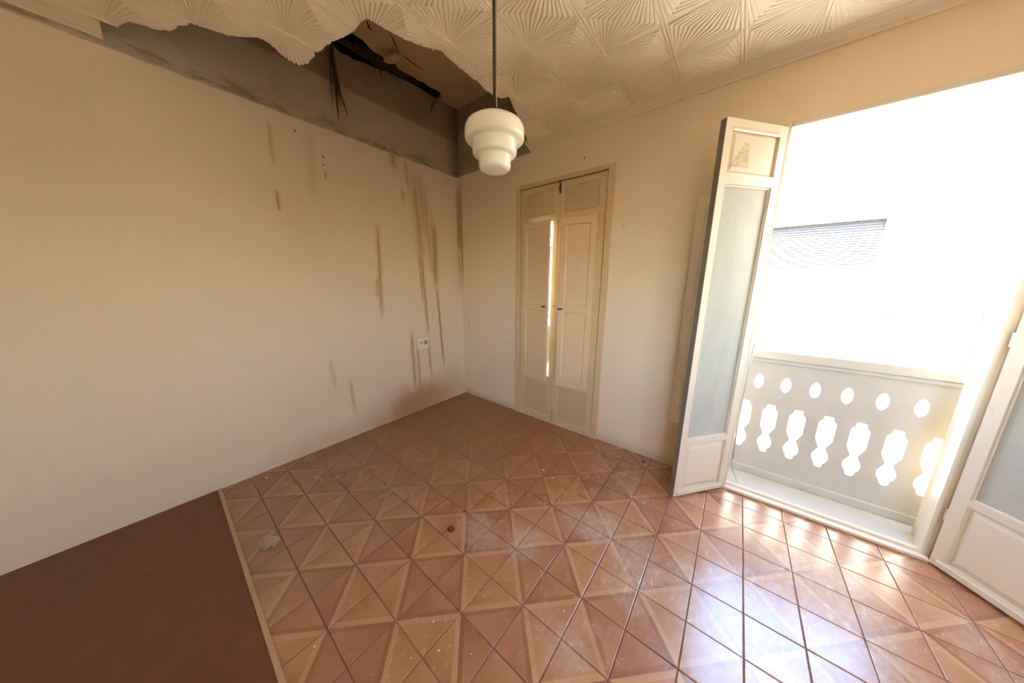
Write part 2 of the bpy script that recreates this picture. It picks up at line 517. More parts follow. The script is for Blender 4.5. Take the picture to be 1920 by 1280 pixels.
M['dark_iron'] = simple('dark_iron', (0.10, 0.075, 0.05), 0.55, 0.3, 30, 0.4)
M['black_iron'] = simple('black_wrought_iron', (0.025, 0.022, 0.02), 0.6, 0.2, 20)
M['brown_iron'] = simple('brown_awning_iron', (0.06, 0.045, 0.03), 0.6, 0.2, 20)
M['rod'] = simple('dark_lamp_rod', (0.07, 0.055, 0.04), 0.35, 0.2, 20, 0.5)
M['cord'] = simple('pale_flex', (0.42, 0.34, 0.25), 0.6)
M['plastic'] = simple('ivory_plastic', (0.86, 0.77, 0.60), 0.4, 0.05)
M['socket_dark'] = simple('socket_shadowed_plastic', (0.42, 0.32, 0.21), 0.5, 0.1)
M['threshold'] = paint_mat('pale_threshold_paint', (0.74, 0.66, 0.52), 0.45)
M['hall'] = simple('brown_varnished_floor', (0.16, 0.055, 0.02), 0.45, 0.25, 12)
M['strip'] = simple('worn_wood_strip', (0.48, 0.31, 0.16), 0.5, 0.15, 20)
M['crumb'] = simple('plaster_crumb', (0.78, 0.68, 0.55), 0.9, 0.15, 60)
M['crumb_brown'] = simple('brown_flake', (0.16, 0.06, 0.02), 0.6, 0.3, 60)
M['film'] = None
M['concrete'] = simple('balcony_concrete', (0.58, 0.57, 0.52), 0.9, 0.12, 7, bump=0.2)
M['facade'] = simple('sunlit_facade', (0.80, 0.74, 0.60), 0.9, 0.05, 1.2)
M['facade_trim'] = simple('facade_trim', (0.88, 0.78, 0.56), 0.9, 0.05, 2)
M['blind'] = simple('grey_roller_blind', (0.055, 0.054, 0.05), 0.6, 0.06, 4)
M['blind_cream'] = simple('cream_roller_blind', (0.10, 0.092, 0.062), 0.7, 0.05, 4)
M['dark_room'] = simple('unlit_window', (0.06, 0.06, 0.05), 0.4)
M['curtain'] = simple('white_curtain', (0.85, 0.82, 0.74), 0.9, 0.05, 5)
M['street'] = simple('street_paving', (0.52, 0.49, 0.44), 0.9, 0.1, 1.5)
M['grey_tube'] = simple('grey_conduit', (0.45, 0.45, 0.40), 0.5)

XR, YF = 4.51, -3.58            # far right wall, wall behind the camera
ZC, ZO = 2.765, 3.41            # false ceiling, old ceiling above it

# ------------------------------------------------------------------ floor
floor = obj('floor', boxes((-0.2, XR + 0.2, -2.44, 0.25, -0.16, -0.0035)), M['grout'])
tag(floor, 'terracotta coloured tile floor with diagonal parquet bands, dusty in the corner', 'floor', kind='structure')
PT, TS = 0.205, 0.2012
def make_tile():
    bm = bmesh.new()
    h = TS / 2
    lv = []
    for r, z in ((h, -0.008), (h, -0.0022), (h - 0.0006, -0.0008), (h - 0.0026, 0.0)):
        lv.append([bm.verts.new((sx * r, sy * r, z)) for sx, sy in ((-1, -1), (1, -1), (1, 1), (-1, 1))])
    for A, B in zip(lv, lv[1:]):
        for k in range(4):
            bm.faces.new((A[k], A[(k + 1) % 4], B[(k + 1) % 4], B[k]))
    bm.faces.new(lv[-1])
    bm.faces.new(lv[0][::-1])
    return mesh_of(bm, 'tile', M['tile'])
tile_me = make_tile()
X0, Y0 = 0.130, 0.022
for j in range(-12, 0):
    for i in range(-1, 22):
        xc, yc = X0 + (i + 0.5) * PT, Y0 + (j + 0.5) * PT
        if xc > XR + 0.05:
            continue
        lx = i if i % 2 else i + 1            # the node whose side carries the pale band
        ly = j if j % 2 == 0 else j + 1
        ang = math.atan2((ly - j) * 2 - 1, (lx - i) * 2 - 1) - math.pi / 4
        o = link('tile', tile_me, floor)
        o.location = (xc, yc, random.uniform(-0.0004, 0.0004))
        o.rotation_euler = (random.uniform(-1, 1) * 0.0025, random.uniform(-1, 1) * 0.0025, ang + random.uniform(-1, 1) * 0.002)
hall = obj('floor_hall', boxes((-0.2, XR + 0.2, YF - 0.2, -2.4405, -0.16, 0.004), (-0.0, XR, -2.4405, -2.412, 0.0012, 0.004)), M['hall'])
tag(hall, 'dark reddish brown floor in the near left corner beyond the pale strip', 'floor', kind='structure')
trim = obj('trim_1', boxes((0.0, XR, -2.415, -2.395, 0.0012, 0.009), bev=0.002), M['strip'])
tag(trim, 'thin worn tan wooden strip where the tiles meet the brown floor', 'floor strip', kind='structure')

# ------------------------------------------------------------------ walls
tearw = [(-2.2, 3.40), (-1.50, 3.405), (-1.36, 3.39), (-1.30, 3.35), (-1.26, 3.325), (-1.22, 3.311), (-1.17, 3.325), (-1.115, 3.318), (-1.05, 3.335), (-0.955, 3.350),
         (-0.882, 3.362), (-0.80, 3.385), (-0.70, 3.388), (-0.60, 3.398), (-0.465, 3.402), (-0.323, 3.400), (-0.26, 3.41), (0.0, 3.41)]
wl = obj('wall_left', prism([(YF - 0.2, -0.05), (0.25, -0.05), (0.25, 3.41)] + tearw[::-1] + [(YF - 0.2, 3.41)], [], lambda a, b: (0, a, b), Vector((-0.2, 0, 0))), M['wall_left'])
tag(wl, 'cream plaster wall with brown water streaks and bare sooty top', 'wall', kind='structure')
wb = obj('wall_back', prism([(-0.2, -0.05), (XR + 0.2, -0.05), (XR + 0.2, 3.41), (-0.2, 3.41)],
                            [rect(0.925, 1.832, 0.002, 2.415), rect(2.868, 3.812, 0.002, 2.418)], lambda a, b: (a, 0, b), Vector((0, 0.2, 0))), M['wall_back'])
tag(wb, 'plain cream plaster wall holding the closed door and the open balcony door', 'wall', kind='structure')
wr = obj('wall_right', prism(rect(YF - 0.2, 0.2, -0.05, 3.41), [rect(-3.40, -2.55, 1.05, 2.25)], lambda a, b: (XR, a, b), Vector((0.2, 0, 0))), M['wall'])
tag(wr, 'plain cream wall to the right of the balcony door', 'wall', kind='structure')
wf = obj('wall_front', prism(rect(-0.2, XR + 0.2, -0.05, 3.41), [rect(3.45, 4.35, 1.15, 2.25)], lambda a, b: (a, YF - 0.2, b), Vector((0, 0.2, 0))), M['wall'])
tag(wf, 'plain cream wall behind the photographer', 'wall', kind='structure')

ya, yb = YF - 0.14, YF - 0.09
wn = obj('fill_window_1', boxes((3.45, 3.50, ya, yb, 1.15, 2.25), (4.30, 4.35, ya, yb, 1.15, 2.25), (3.50, 4.30, ya, yb, 1.15, 1.20), (3.50, 4.30, ya, yb, 2.20, 2.25), (3.88, 3.92, ya, yb, 1.20, 2.20)), M['leaf'])  # unseen window and its wall opening, added to let in fill daylight
tag(wn, 'added pale window frame letting in fill light in the wall behind the photographer', 'window', kind='structure')
xa, xb = XR + 0.09, XR + 0.14
wn2 = obj('fill_window_2', boxes((xa, xb, -3.40, -3.35, 1.05, 2.25), (xa, xb, -2.60, -2.55, 1.05, 2.25), (xa, xb, -3.35, -2.60, 1.05, 1.10), (xa, xb, -3.35, -2.60, 2.20, 2.25), (xa, xb, -2.995, -2.955, 1.10, 2.20)), M['leaf'])  # second unseen window with its opening, added to brighten the walls
tag(wn2, 'added pale window frame letting in fill light in the wall to the right of the photographer', 'window', kind='structure')
cn = obj('sun_block_slab', boxes((2.6, 4.7, YF - 1.15, YF - 0.2, 2.50, 2.62)), M['concrete'])  # unseen slab added to block direct sun at the added window
tag(cn, 'added concrete slab that keeps sun out of the added window behind the photographer', 'sun block slab', kind='structure')
# ------------------------------------------------------------------ old ceiling, void above, false ceiling
tearc = [(-0.15, -1.42), (0.02, -1.36), (0.07, -1.27), (0.126, -1.198), (0.132, -1.10), (0.10, -1.04), (0.081, -0.988), (0.090, -0.93), (0.075, -0.87), (0.061, -0.83), (0.10, -0.80),
         (0.055, -0.748), (0.067, -0.682), (0.080, -0.60), (0.072, -0.55), (0.093, -0.498), (0.08, -0.42), (0.10, -0.36), (0.092, -0.30), (0.04, -0.25), (-0.15, -0.24)]
oc = obj('ceiling_upper', prism([(-0.2, YF - 0.2), (XR + 0.2, YF - 0.2), (XR + 0.2, 0.25), (-0.2, 0.25)] + tearc[::-1], [], lambda a, b: (a, b, ZO), Vector((0, 0, 0.03))), M['old_ceil'])
tag(oc, 'old brown plaster ceiling seen through the hole, cracked and torn along the wall', 'ceiling', kind='structure')
def crack(pts, w=0.005):
    bm = bmesh.new()
    L = [Vector((p[0], p[1], ZO - 0.0006)) for p in pts]
    A, B = [], []
    for i, p in enumerate(L):
        t = (L[min(i + 1, len(L) - 1)] - L[max(i - 1, 0)]).normalized()
        nrm = Vector((-t.y, t.x, 0)) * w * (0.2 if i in (0, len(L) - 1) else random.uniform(0.5, 1.3))
        A.append(bm.verts.new(p + nrm)); B.append(bm.verts.new(p - nrm))
    for i in range(len(L) - 1):
        bm.faces.new((A[i], A[i + 1], B[i + 1], B[i]))
    g = bmesh.ops.extrude_face_region(bm, geom=bm.faces[:])
    bmesh.ops.translate(bm, verts=[v for v in g['geom'] if isinstance(v, bmesh.types.BMVert)], vec=(0, 0, 0.0004))
    return obj('crack', bm, M['void'], oc)
def cz(pts):
    return [on_z(x, y, ZO) for x, y in pts]
crack(cz([(727, 55), (733, 65), (740, 80), (745, 92), (748, 98)]), 0.004)
crack(cz([(752, 102), (762, 109), (775, 119), (783, 124), (796, 133)]), 0.006)
crack(cz([(688, 40), (692, 52), (698, 58)]), 0.014)
rs = obj('roof_slab', boxes((-0.5, XR + 0.3, YF - 0.3, 0.4, 3.80, 3.95), (-0.5, -0.2, YF - 0.3, 0.4, 3.3, 3.80), (XR + 0.2, XR + 0.3, YF - 0.3, 0.4, 3.41, 3.8),
                            (-0.2, XR + 0.2, 0.25, 0.4, 3.41, 3.80), (-0.2, XR + 0.2, YF - 0.3, YF - 0.2, 3.41, 3.8)), M['void'])
tag(rs, 'dark roof void showing through the torn strip of old ceiling', 'roof', kind='structure')
beam = obj('roof_beam', boxes((-0.10, 0.02, -1.6, 0.1, 3.66, 3.78), bev=0.008), M['void'])
tag(beam, 'dark timber in the torn gap above the streaked wall', 'beam')

DX, DY = 0.3135, 0.2893
RX, RY = DX, DY
def tile_mesh():
    """60 cm plaster ceiling plate: radiating pleats that fan out from its centre and corners"""
    bm = bmesh.new()
    H, NP = 0.0085, 14
    cache = {}
    def V(x, y, z):
        k = (round(x, 5), round(y, 5), round(z, 5))
        if k not in cache:
            cache[k] = bm.verts.new(k)
        return cache[k]
    def fan(S_, C1, C2):
        S_, C1, C2 = Vector(S_), Vector(C1), Vector(C2)
        prof = [(0.0, 0.0), (0.055, 0.0)]
        a, b = 0.065, 0.935
        st = (b - a) / NP
        for k in range(NP):
            q = a + k * st
            prof += [(q + st * 0.10, H), (q + st * 0.62, H * 0.85), (q + st * 0.80, 0.0)]
        prof += [(b + 0.012, 0.0), (1.0, 0.0)]
        q = [(C1.lerp(C2, u), h) for u, h in prof]
        for (p0, h0), (p1, h1) in zip(q, q[1:]):
            bm.faces.new((V(S_.x, S_.y, 0), V(p0.x, p0.y, -h0), V(p1.x, p1.y, -h1)))
    s = [(0, 0), (RX, RY), (-RX, RY), (-RX, -RY), (RX, -RY)]
    e = [(RX, 0), (0, RY), (-RX, 0), (0, -RY)]
    for k in range(4):
        fan(s[0], e[k], e[(k + 1) % 4])
    fan(s[1], e[0], e[1]); fan(s[2], e[1], e[2]); fan(s[3], e[2], e[3]); fan(s[4], e[3], e[0])
    bd = [x for x in bm.edges if x.is_boundary]
    g = bmesh.ops.extrude_edge_only(bm, edges=bd)
    nv = [v for v in g['geom'] if isinstance(v, bmesh.types.BMVert)]
    for v in nv:
        v.co.z = 0.018
    bd = [x for x in bm.edges if x.is_boundary]
    bmesh.ops.contextual_create(bm, geom=bd)
    bmesh.ops.triangulate(bm, faces=[f for f in bm.faces if len(f.verts) > 4])
    # ribs along the axes of the rosettes (two fine beads with the joint between them)
    return bm
def rib_boxes(bm):
    for o_ in (-0.0085, 0.0085):
        box(bm, -RX, RX, o_ - 0.0035, o_ + 0.0035, -0.0030, 0.002)
        for c_ in (0.0, -RX if o_ > 0 else RX):
            box(bm, c_ + o_ - 0.0035, c_ + o_ + 0.0035, -RY, RY, -0.0065, 0.002)
ceil = empty('ceiling', (0, 0, 0))
tag(ceil, 'false ceiling of plaster plates with radiating pleated rosettes, broken open', 'ceiling', kind='structure')
HP = [on_z(x, y, ZC).to_2d() for x, y in ((480, 68), (492, 72), (505, 80), (519, 94), (530, 103), (545, 113), (562, 120), (578, 117), (590, 104), (587, 95), (594, 96), (602, 93), (610, 84), (620, 78), (640, 70), (656, 62), (668, 52), (688, 33),
                                  (720, 52), (740, 62), (760, 72), (780, 80), (800, 88), (815, 91), (828, 95), (838, 106), (850, 115), (862, 126), (875, 135), (888, 147), (900, 155), (908, 165), (915, 170), (926, 178), (940, 184), (954, 181), (958, 189), (960, 195), (966, 207), (970, 213), (971, 222), (978, 236), (986, 254), (994, 274))]
HP = [Vector((-0.3, -2.42)), Vector((0.05, -2.40)), Vector((0.22, -2.34)), Vector((0.30, -2.21)), Vector((0.45, -2.15)), Vector((0.50, -2.02))] + HP
def roughen(pts, amp=0.006):
    out = []
    for a, b in zip(pts, pts[1:]):
        out.append(a)
        L = (b - a).length
        k = max(1, int(L / 0.035))
        nrm = Vector((-(b - a).y, (b - a).x)).normalized() if L > 1e-6 else Vector((0, 0))
        for q in range(1, k):
            out.append(a.lerp(b, q / k) + nrm * random.uniform(-amp, amp))
    out.append(pts[-1])
    return out
HOLE = roughen(HP) + [Vector((1.03, 0.4)), Vector((-0.4, 0.4))]
hole_me = mesh_of(prism([tuple(p) for p in HOLE], [], lambda a, b: (a, b, ZC - 0.1), Vector((0, 0, 0.2))), 'cutter', None)
cutter = link('cutter', hole_me)
def inside(p, poly=[(q.x, q.y) for q in HOLE]):
    c = False
    for i in range(len(poly)):
        (x1, y1), (x2, y2) = poly[i], poly[i - 1]
        if (y1 > p[1]) != (y2 > p[1]) and p[0] < (x2 - x1) * (p[1] - y1) / (y2 - y1) + x1:
            c = not c
    return c
def boolean(me, loc, other, op='DIFFERENCE'):
    o = link('temp', me)
    o.location = loc
    md = o.modifiers.new('b', 'BOOLEAN')
    md.operation = op
    md.object = other
    md.solver = 'EXACT'
    dg = bpy.context.evaluated_depsgraph_get()
    dg.update()
    r = bpy.data.meshes.new_from_object(o.evaluated_get(dg))
    bpy.data.objects.remove(o)
    return r
bmT = tile_mesh()
plate_me = mesh_of(bmT, 'ceiling_tile', M['ceil'])
bmR = bmesh.new(); rib_boxes(bmR)
rib_me = mesh_of(bmR, 'rib', M['ceil'])
clipbox = link('clip', mesh_of(boxes((0.0, XR, YF, -0.085, ZC - 0.1, ZC + 0.1)), 'clip', None))
for a in range(0, 7):
    for b in range(0, 6):
        loc = Vector((0.121 + DX + a * 2 * DX, -0.100 - DY - b * 2 * DY, ZC))
        hits = [inside((loc.x + u * DX, loc.y + v * DY)) for u in (-1, -.75, -.5, -.25, 0, .25, .5, .75, 1) for v in (-1, -.75, -.5, -.25, 0, .25, .5, .75, 1)]
        if all(hits):
            continue
        me, rme = plate_me, rib_me
        if any(hits):
            me = boolean(plate_me, loc, cutter)
            rme = boolean(rib_me, loc, cutter)
        o = link('ceiling_tile', me, ceil)
        o.location = loc
        if len(rme.vertices):
            rr = link('rib', rme, o)
bpy.data.objects.remove(clipbox)
bpy.data.objects.remove(cutter)
# margins and cornice
def cornice(name, prof, p0, p1, axis):
    bm = bmesh.new()
    ends = []
    for q in (p0, p1):
        ends.append([bm.verts.new((q, -d, z)) if axis == 'x' else bm.verts.new((d, q, z)) for d, z in prof])
    n = len(prof)
    for k in range(n):
        bm.faces.new((ends[0][k], ends[0][(k + 1) % n], ends[1][(k + 1) % n], ends[1][k]))
    bm.faces.new(ends[0]); bm.faces.new(ends[1][::-1])
    return obj(name, bm, M['cornice'], ceil)
cprof = [(0.0, 2.732), (0.012, 2.730), (0.020, 2.738), (0.040, 2.744), (0.066, 2.756), (0.082, 2.757), (0.098, 2.764), (0.102, 2.79), (0.0, 2.79)]
cornice('cornice', cprof, 1.035, XR, 'x')
cornice('cornice', cprof, YF, -2.43, 'y')
obj('ceiling_margin', boxes((0.0, 0.121, -2.99, -2.46, ZC - 0.004, ZC + 0.018)), M['ceil'], ceil)

# crumbs of plaster clinging to the broken edge
def lump(c, r, seed, squash=0.6):
    rg = random.Random(seed)
    bm = bmesh.new()
    bmesh.ops.create_icosphere(bm, subdivisions=1, radius=1.0)
    for v in bm.verts:
        k = rg.uniform(0.65, 1.15)
        v.co = Vector((v.co.x * r * k, v.co.y * r * k * 0.8, v.co.z * r * k * squash))
    return bm
for k, (x, y, r) in enumerate(((812, 94, 0.008), (775, 78, 0.008), (505, 77, 0.009), (965, 197, 0.012), (899, 154, 0.006))):
    p = on_z(x, y, ZC)
    o = obj('plaster_crumb', lump(p, r, 50 + k), M['ceil'], ceil)
    o.location = p

# ------------------------------------------------------------------ canes of the torn ceiling
def cane(pts, r, mat, label, group='splintered canes hanging from the torn ceiling'):
    bm = bmesh.new()
    n = len(pts)
    tube(bm, pts, [r * (1.0 if i < n - 1 else 0.25) * random.uniform(0.85, 1.15) for i in range(n)], 6)
    o = obj('cane', bm, M[mat], None, True)
    tag(o, label, 'cane', group)
    return o
def wx(x, y, X):
    return on_x(x, y, X)
cane([wx(621, 84, .04), wx(625, 125, .045), wx(630, 170, .05), wx(635, 224, .05)], 0.010, 'cane', 'longest dark cane hanging down the sooty wall')
cane([wx(623, 84, .06), wx(629, 130, .06), wx(638, 175, .065), wx(645, 195, .07), wx(653, 217, .075)], 0.008, 'cane_light', 'rust coloured cane that bends right at its tip')
cane([wx(619, 88, .05), wx(620, 140, .05), wx(623, 200, .05)], 0.005, 'cane', 'thin left cane of the hanging bunch')
cane([wx(624, 90, .03), wx(631, 150, .035), wx(639, 198, .04)], 0.007, 'cane', 'short middle cane of the hanging bunch')
cane([wx(720, 128, .05), wx(733, 138, .055), wx(748, 152, .06)], 0.006, 'cane', 'short dark cane sticking down beside the loose plaster flake')
for k in range(9):
    y0 = -1.30 + random.uniform(-.05, .05) + (k // 3) * 0.22
    y1 = y0 + random.uniform(0.35, 0.6)
    xx, zz = 0.005 + 0.026 * (k % 3), 3.378 + 0.030 * (k // 3)
    y1 = min(y1, -0.22)
    cane([(xx, y0, zz + .01), (xx + .008, (y0 + y1) / 2, zz), (xx + .012, y1, zz - .012)], 0.008, 'cane' if k % 3 else 'cane_light', 'dark cane lying along the torn joint between wall and old ceiling', 'canes lying in the torn joint')
for k, (a, b, c) in enumerate((((826, 176), (815, 193), (803, 215)), ((812, 190), (809, 203), (810, 217)), ((700, 120), (712, 126), (716, 136)), ((712, 130), (714, 140), (715, 146)), ((690, 112), (698, 120), (702, 133)))):
    cane([wx(*a, .03), wx(*b, .02), wx(*c, .015)], 0.0045, 'cane', 'thin root like fibre dangling from the torn joint', 'thin fibres dangling from the torn joint')
fl = prism([(-0.05, -0.03), (0.0, -0.055), (0.045, -0.03), (0.05, 0.025), (0.01, 0.05), (-0.04, 0.03)], [], lambda a, b: (a, b, 0), Vector((0, 0, 0.012)))
fo = obj('plaster_flake', fl, M['old_ceil'])
fo.location = on_z(736, 111, ZO - 0.055)
fo.scale = (1.35, 1.35, 1.0)
fo.rotation_euler = (math.radians(20), math.radians(-22), 0.5)
tag(fo, 'loose brown plaster flake hanging at the tear in the old ceiling', 'plaster flake')

# ------------------------------------------------------------------ joinery builders
def frame_mesh(w, z0, z1, t, openings, bev=0.003):
    """a panelled leaf: slab w wide and t thick (local y from -t to 0) pierced by rectangular openings"""
    bm = prism(rect(0, w, z0, z1), [rect(*o) for o in openings], lambda a, b: (a, 0, b), Vector((0, -t, 0)))
    return bm
def recess_panel(u0, u1, z0, z1, y, lip=0.010, d=0.006, t=0.012):
    """flat panel with a small chamfered step round it; its face lies at local y"""
    bm = bmesh.new()
    A = [bm.verts.new((a, y - d, b)) for a, b in rect(u0, u1, z0, z1)]
    B = [bm.verts.new((a, y, b)) for a, b in rect(u0 + lip, u1 - lip, z0 + lip, z1 - lip)]
    Cb = [bm.verts.new((a, y + t, b)) for a, b in rect(u0, u1, z0, z1)]
    for k in range(4):
        k2 = (k + 1) % 4
        bm.faces.new((A[k], A[k2], B[k2], B[k]))
        bm.faces.new((A[k], Cb[k], Cb[k2], A[k2]))
    bm.faces.new(B)
    bm.faces.new(Cb[::-1])
    return bm
def fielded_panel(u0, u1, z0, z1, yf, yr, m1=0.012, m2=0.032, back=0.010):
    """raised panel: sunk margin, sloping bevel, flat field; faces -y, field at yf, margin at yr (yr > yf)"""
    bm = bmesh.new()
    R0 = [bm.verts.new((a, yr, b)) for a, b in rect(u0, u1, z0, z1)]
    R1 = [bm.verts.new((a, yr, b)) for a, b in rect(u0 + m1, u1 - m1, z0 + m1, z1 - m1)]
    R2 = [bm.verts.new((a, yf, b)) for a, b in rect(u0 + m2, u1 - m2, z0 + m2, z1 - m2)]
    Rb = [bm.verts.new((a, yr + back, b)) for a, b in rect(u0, u1, z0, z1)]
    for A, B in ((R0, R1), (R1, R2), (Rb, R0)):
        for k in range(4):
            bm.faces.new((A[k], A[(k + 1) % 4], B[(k + 1) % 4], B[k]))
    bm.faces.new(R2)
    bm.faces.new(Rb[::-1])
    return bm
def hinge(parent, x, y, z, h=0.075, mat='door_cream'):
    bm = bmesh.new()
    tube(bm, [(x, y, z - h / 2), (x, y, z + h / 2)], 0.0065, 8)
    tube(bm, [(x, y, z + h / 2), (x, y, z + h / 2 + 0.012)], [0.0045, 0.003], 8)
    box(bm, x - 0.017, x + 0.017, y + 0.003, y + 0.006, z - h / 2 + .006, z + h / 2 - .006)
    return obj('hinge', bm, M[mat], parent)

# ------------------------------------------------------------------ closed door (door_1)
d1 = empty('door_1', (1.38, 0, 0))
tag(d1, 'closed cream double door with two inner shutters standing slightly ajar', 'door', kind='structure')
def d1o(name, bm, mat, parent=None):
    """mesh given in world coordinates, parented to the door"""
    bmesh.ops.translate(bm, verts=bm.verts[:], vec=(-1.38, 0, 0))
    return obj(name, bm, M[mat], parent or d1)
d1o('frame', boxes((0.882, 0.930, -0.024, 0.09, 0.0, 2.438), (1.828, 1.880, -0.024, 0.09, 0.0, 2.438), (0.930, 1.828, -0.024, 0.09, 2.404, 2.438), bev=0.004), 'door_cream')
d1o('stop', boxes((0.930, 0.948, 0.026, 0.09, 0.0, 2.404), (1.810, 1.828, 0.026, 0.09, 0.0, 2.404), (0.948, 1.810, 0.026, 0.09, 2.380, 2.404), (0.948, 1.810, 0.026, 0.09, 0.0, 0.034)), 'door_cream')
d1o('sill', boxes((0.930, 1.828, -0.015, 0.19, 0.001, 0.014), bev=0.003), 'threshold')
LEAFZ = (0.024, 2.394)
for side, (x0, x1, gx0, gx1) in enumerate(((0.934, 1.374, 0.998, 1.322), (1.378, 1.821, 1.432, 1.760))):
    bm = prism(rect(x0, x1, *LEAFZ), [rect(gx0, gx1, 2.128, 2.345), rect(gx0 + 0.045 * side, gx1, 0.508, 2.005 if side else 2.068), rect(gx0, gx1, 0.085, 0.430)], lambda a, b: (a, 0.024, b), Vector((0, -0.036, 0)))
    lf = d1o('leaf', bm, 'door_cream')
    d1o('panel', recess_panel(gx0, gx1, 2.128, 2.345, -0.001), 'door_panel', lf)
    d1o('panel', recess_panel(gx0, gx1, 0.085, 0.430, -0.001), 'door_panel', lf)
    d1o('pane', boxes((gx0 + 0.045 * side, gx1, 0.006, 0.010, 0.508, 2.005 if side else 2.068)), 'glass', lf)
    for z in (2.29, 2.05, 1.40, 0.80, 0.17):
        hg = hinge(lf, (x0 - 0.001 if side == 0 else x1 + 0.002) - 1.38, -0.020, z)
# meeting moulding on the right leaf
mm = d1o('meeting_moulding', boxes((1.366, 1.398, -0.022, -0.012, 0.03, 2.39), bev=0.004), 'door_cream')
def bolt(z0, z1, up):
    bm = boxes((1.383, 1.401, -0.030, -0.022, z0, z1), bev=0.002)
    tube(bm, [(1.392, -0.034, z0 + 0.01), (1.392, -0.034, z1 + (0.03 if up else 0))], 0.005, 8)
    tube(bm, [(1.392, -0.034, (z0 + z1) / 2), (1.392, -0.052, (z0 + z1) / 2)], 0.006, 8)
    return d1o('bolt', bm, 'dark_iron' if up else 'iron')
bolt(2.295, 2.375, True)
bolt(0.035, 0.170, False)
def shutter(name, w, z0, z1, panels, hinge_left, mat='shutter', stile=0.055):
    """local x runs from the hinge (0) to the free edge; the room side faces -y"""
    s = 1 if hinge_left else -1
    def mp(bm):
        if s < 0:
            bmesh.ops.scale(bm, vec=(-1, 1, 1), verts=bm.verts[:])
        return bm
    e = obj(name, mp(frame_mesh(w, z0, z1, 0.022, [(stile, w - stile, a, b) for a, b in panels])), M[mat])
    for a, b in panels:
        obj('panel', mp(recess_panel(stile, w - stile, a, b, -0.010, 0.008, 0.005, 0.008)), M[mat], e)
    return e
sl = shutter('shutter', 0.345, 0.486, 2.074, [(0.540, 1.222), (1.292, 2.015)], True)
sl.parent = d1
sl.location = (0.984 - 1.38, -0.014, 0)
sl.rotation_euler = (0, 0, math.radians(-7.6))
sr = shutter('shutter', 0.330, 0.480, 2.064, [(0.532, 1.222), (1.292, 2.008)], False)
sr.parent = d1
sr.location = (1.766 - 1.38, -0.014, 0)
sr.rotation_euler = (0, 0, math.radians(8.5))
def knob(parent, x, z, y=-0.022):
    bm = bmesh.new()
    tube(bm, [(x, y, z), (x, y - 0.012, z), (x, y - 0.016, z), (x, y - 0.026, z)], [0.004, 0.004, 0.009, 0.008], 10)
    box(bm, x - 0.024, x + 0.024, y - 0.004, y, z - 0.008, z + 0.008)
    return obj('latch', bm, M['dark_iron'], parent)
knob(sl, 0.300, 1.262)
knob(sr, -0.305, 1.250)
for s_, h in ((sl, (1.90, 1.25, 0.62)), (sr, (1.88, 1.27, 0.58))):
    for z in h:
        hinge(s_, 0.0, -0.018, z, 0.06, 'door_cream')
d1o('catch', boxes((1.352, 1.370, -0.020, -0.011, 1.262, 1.276), (1.402, 1.420, -0.020, -0.011, 1.250, 1.264), bev=0.002), 'dark_iron')

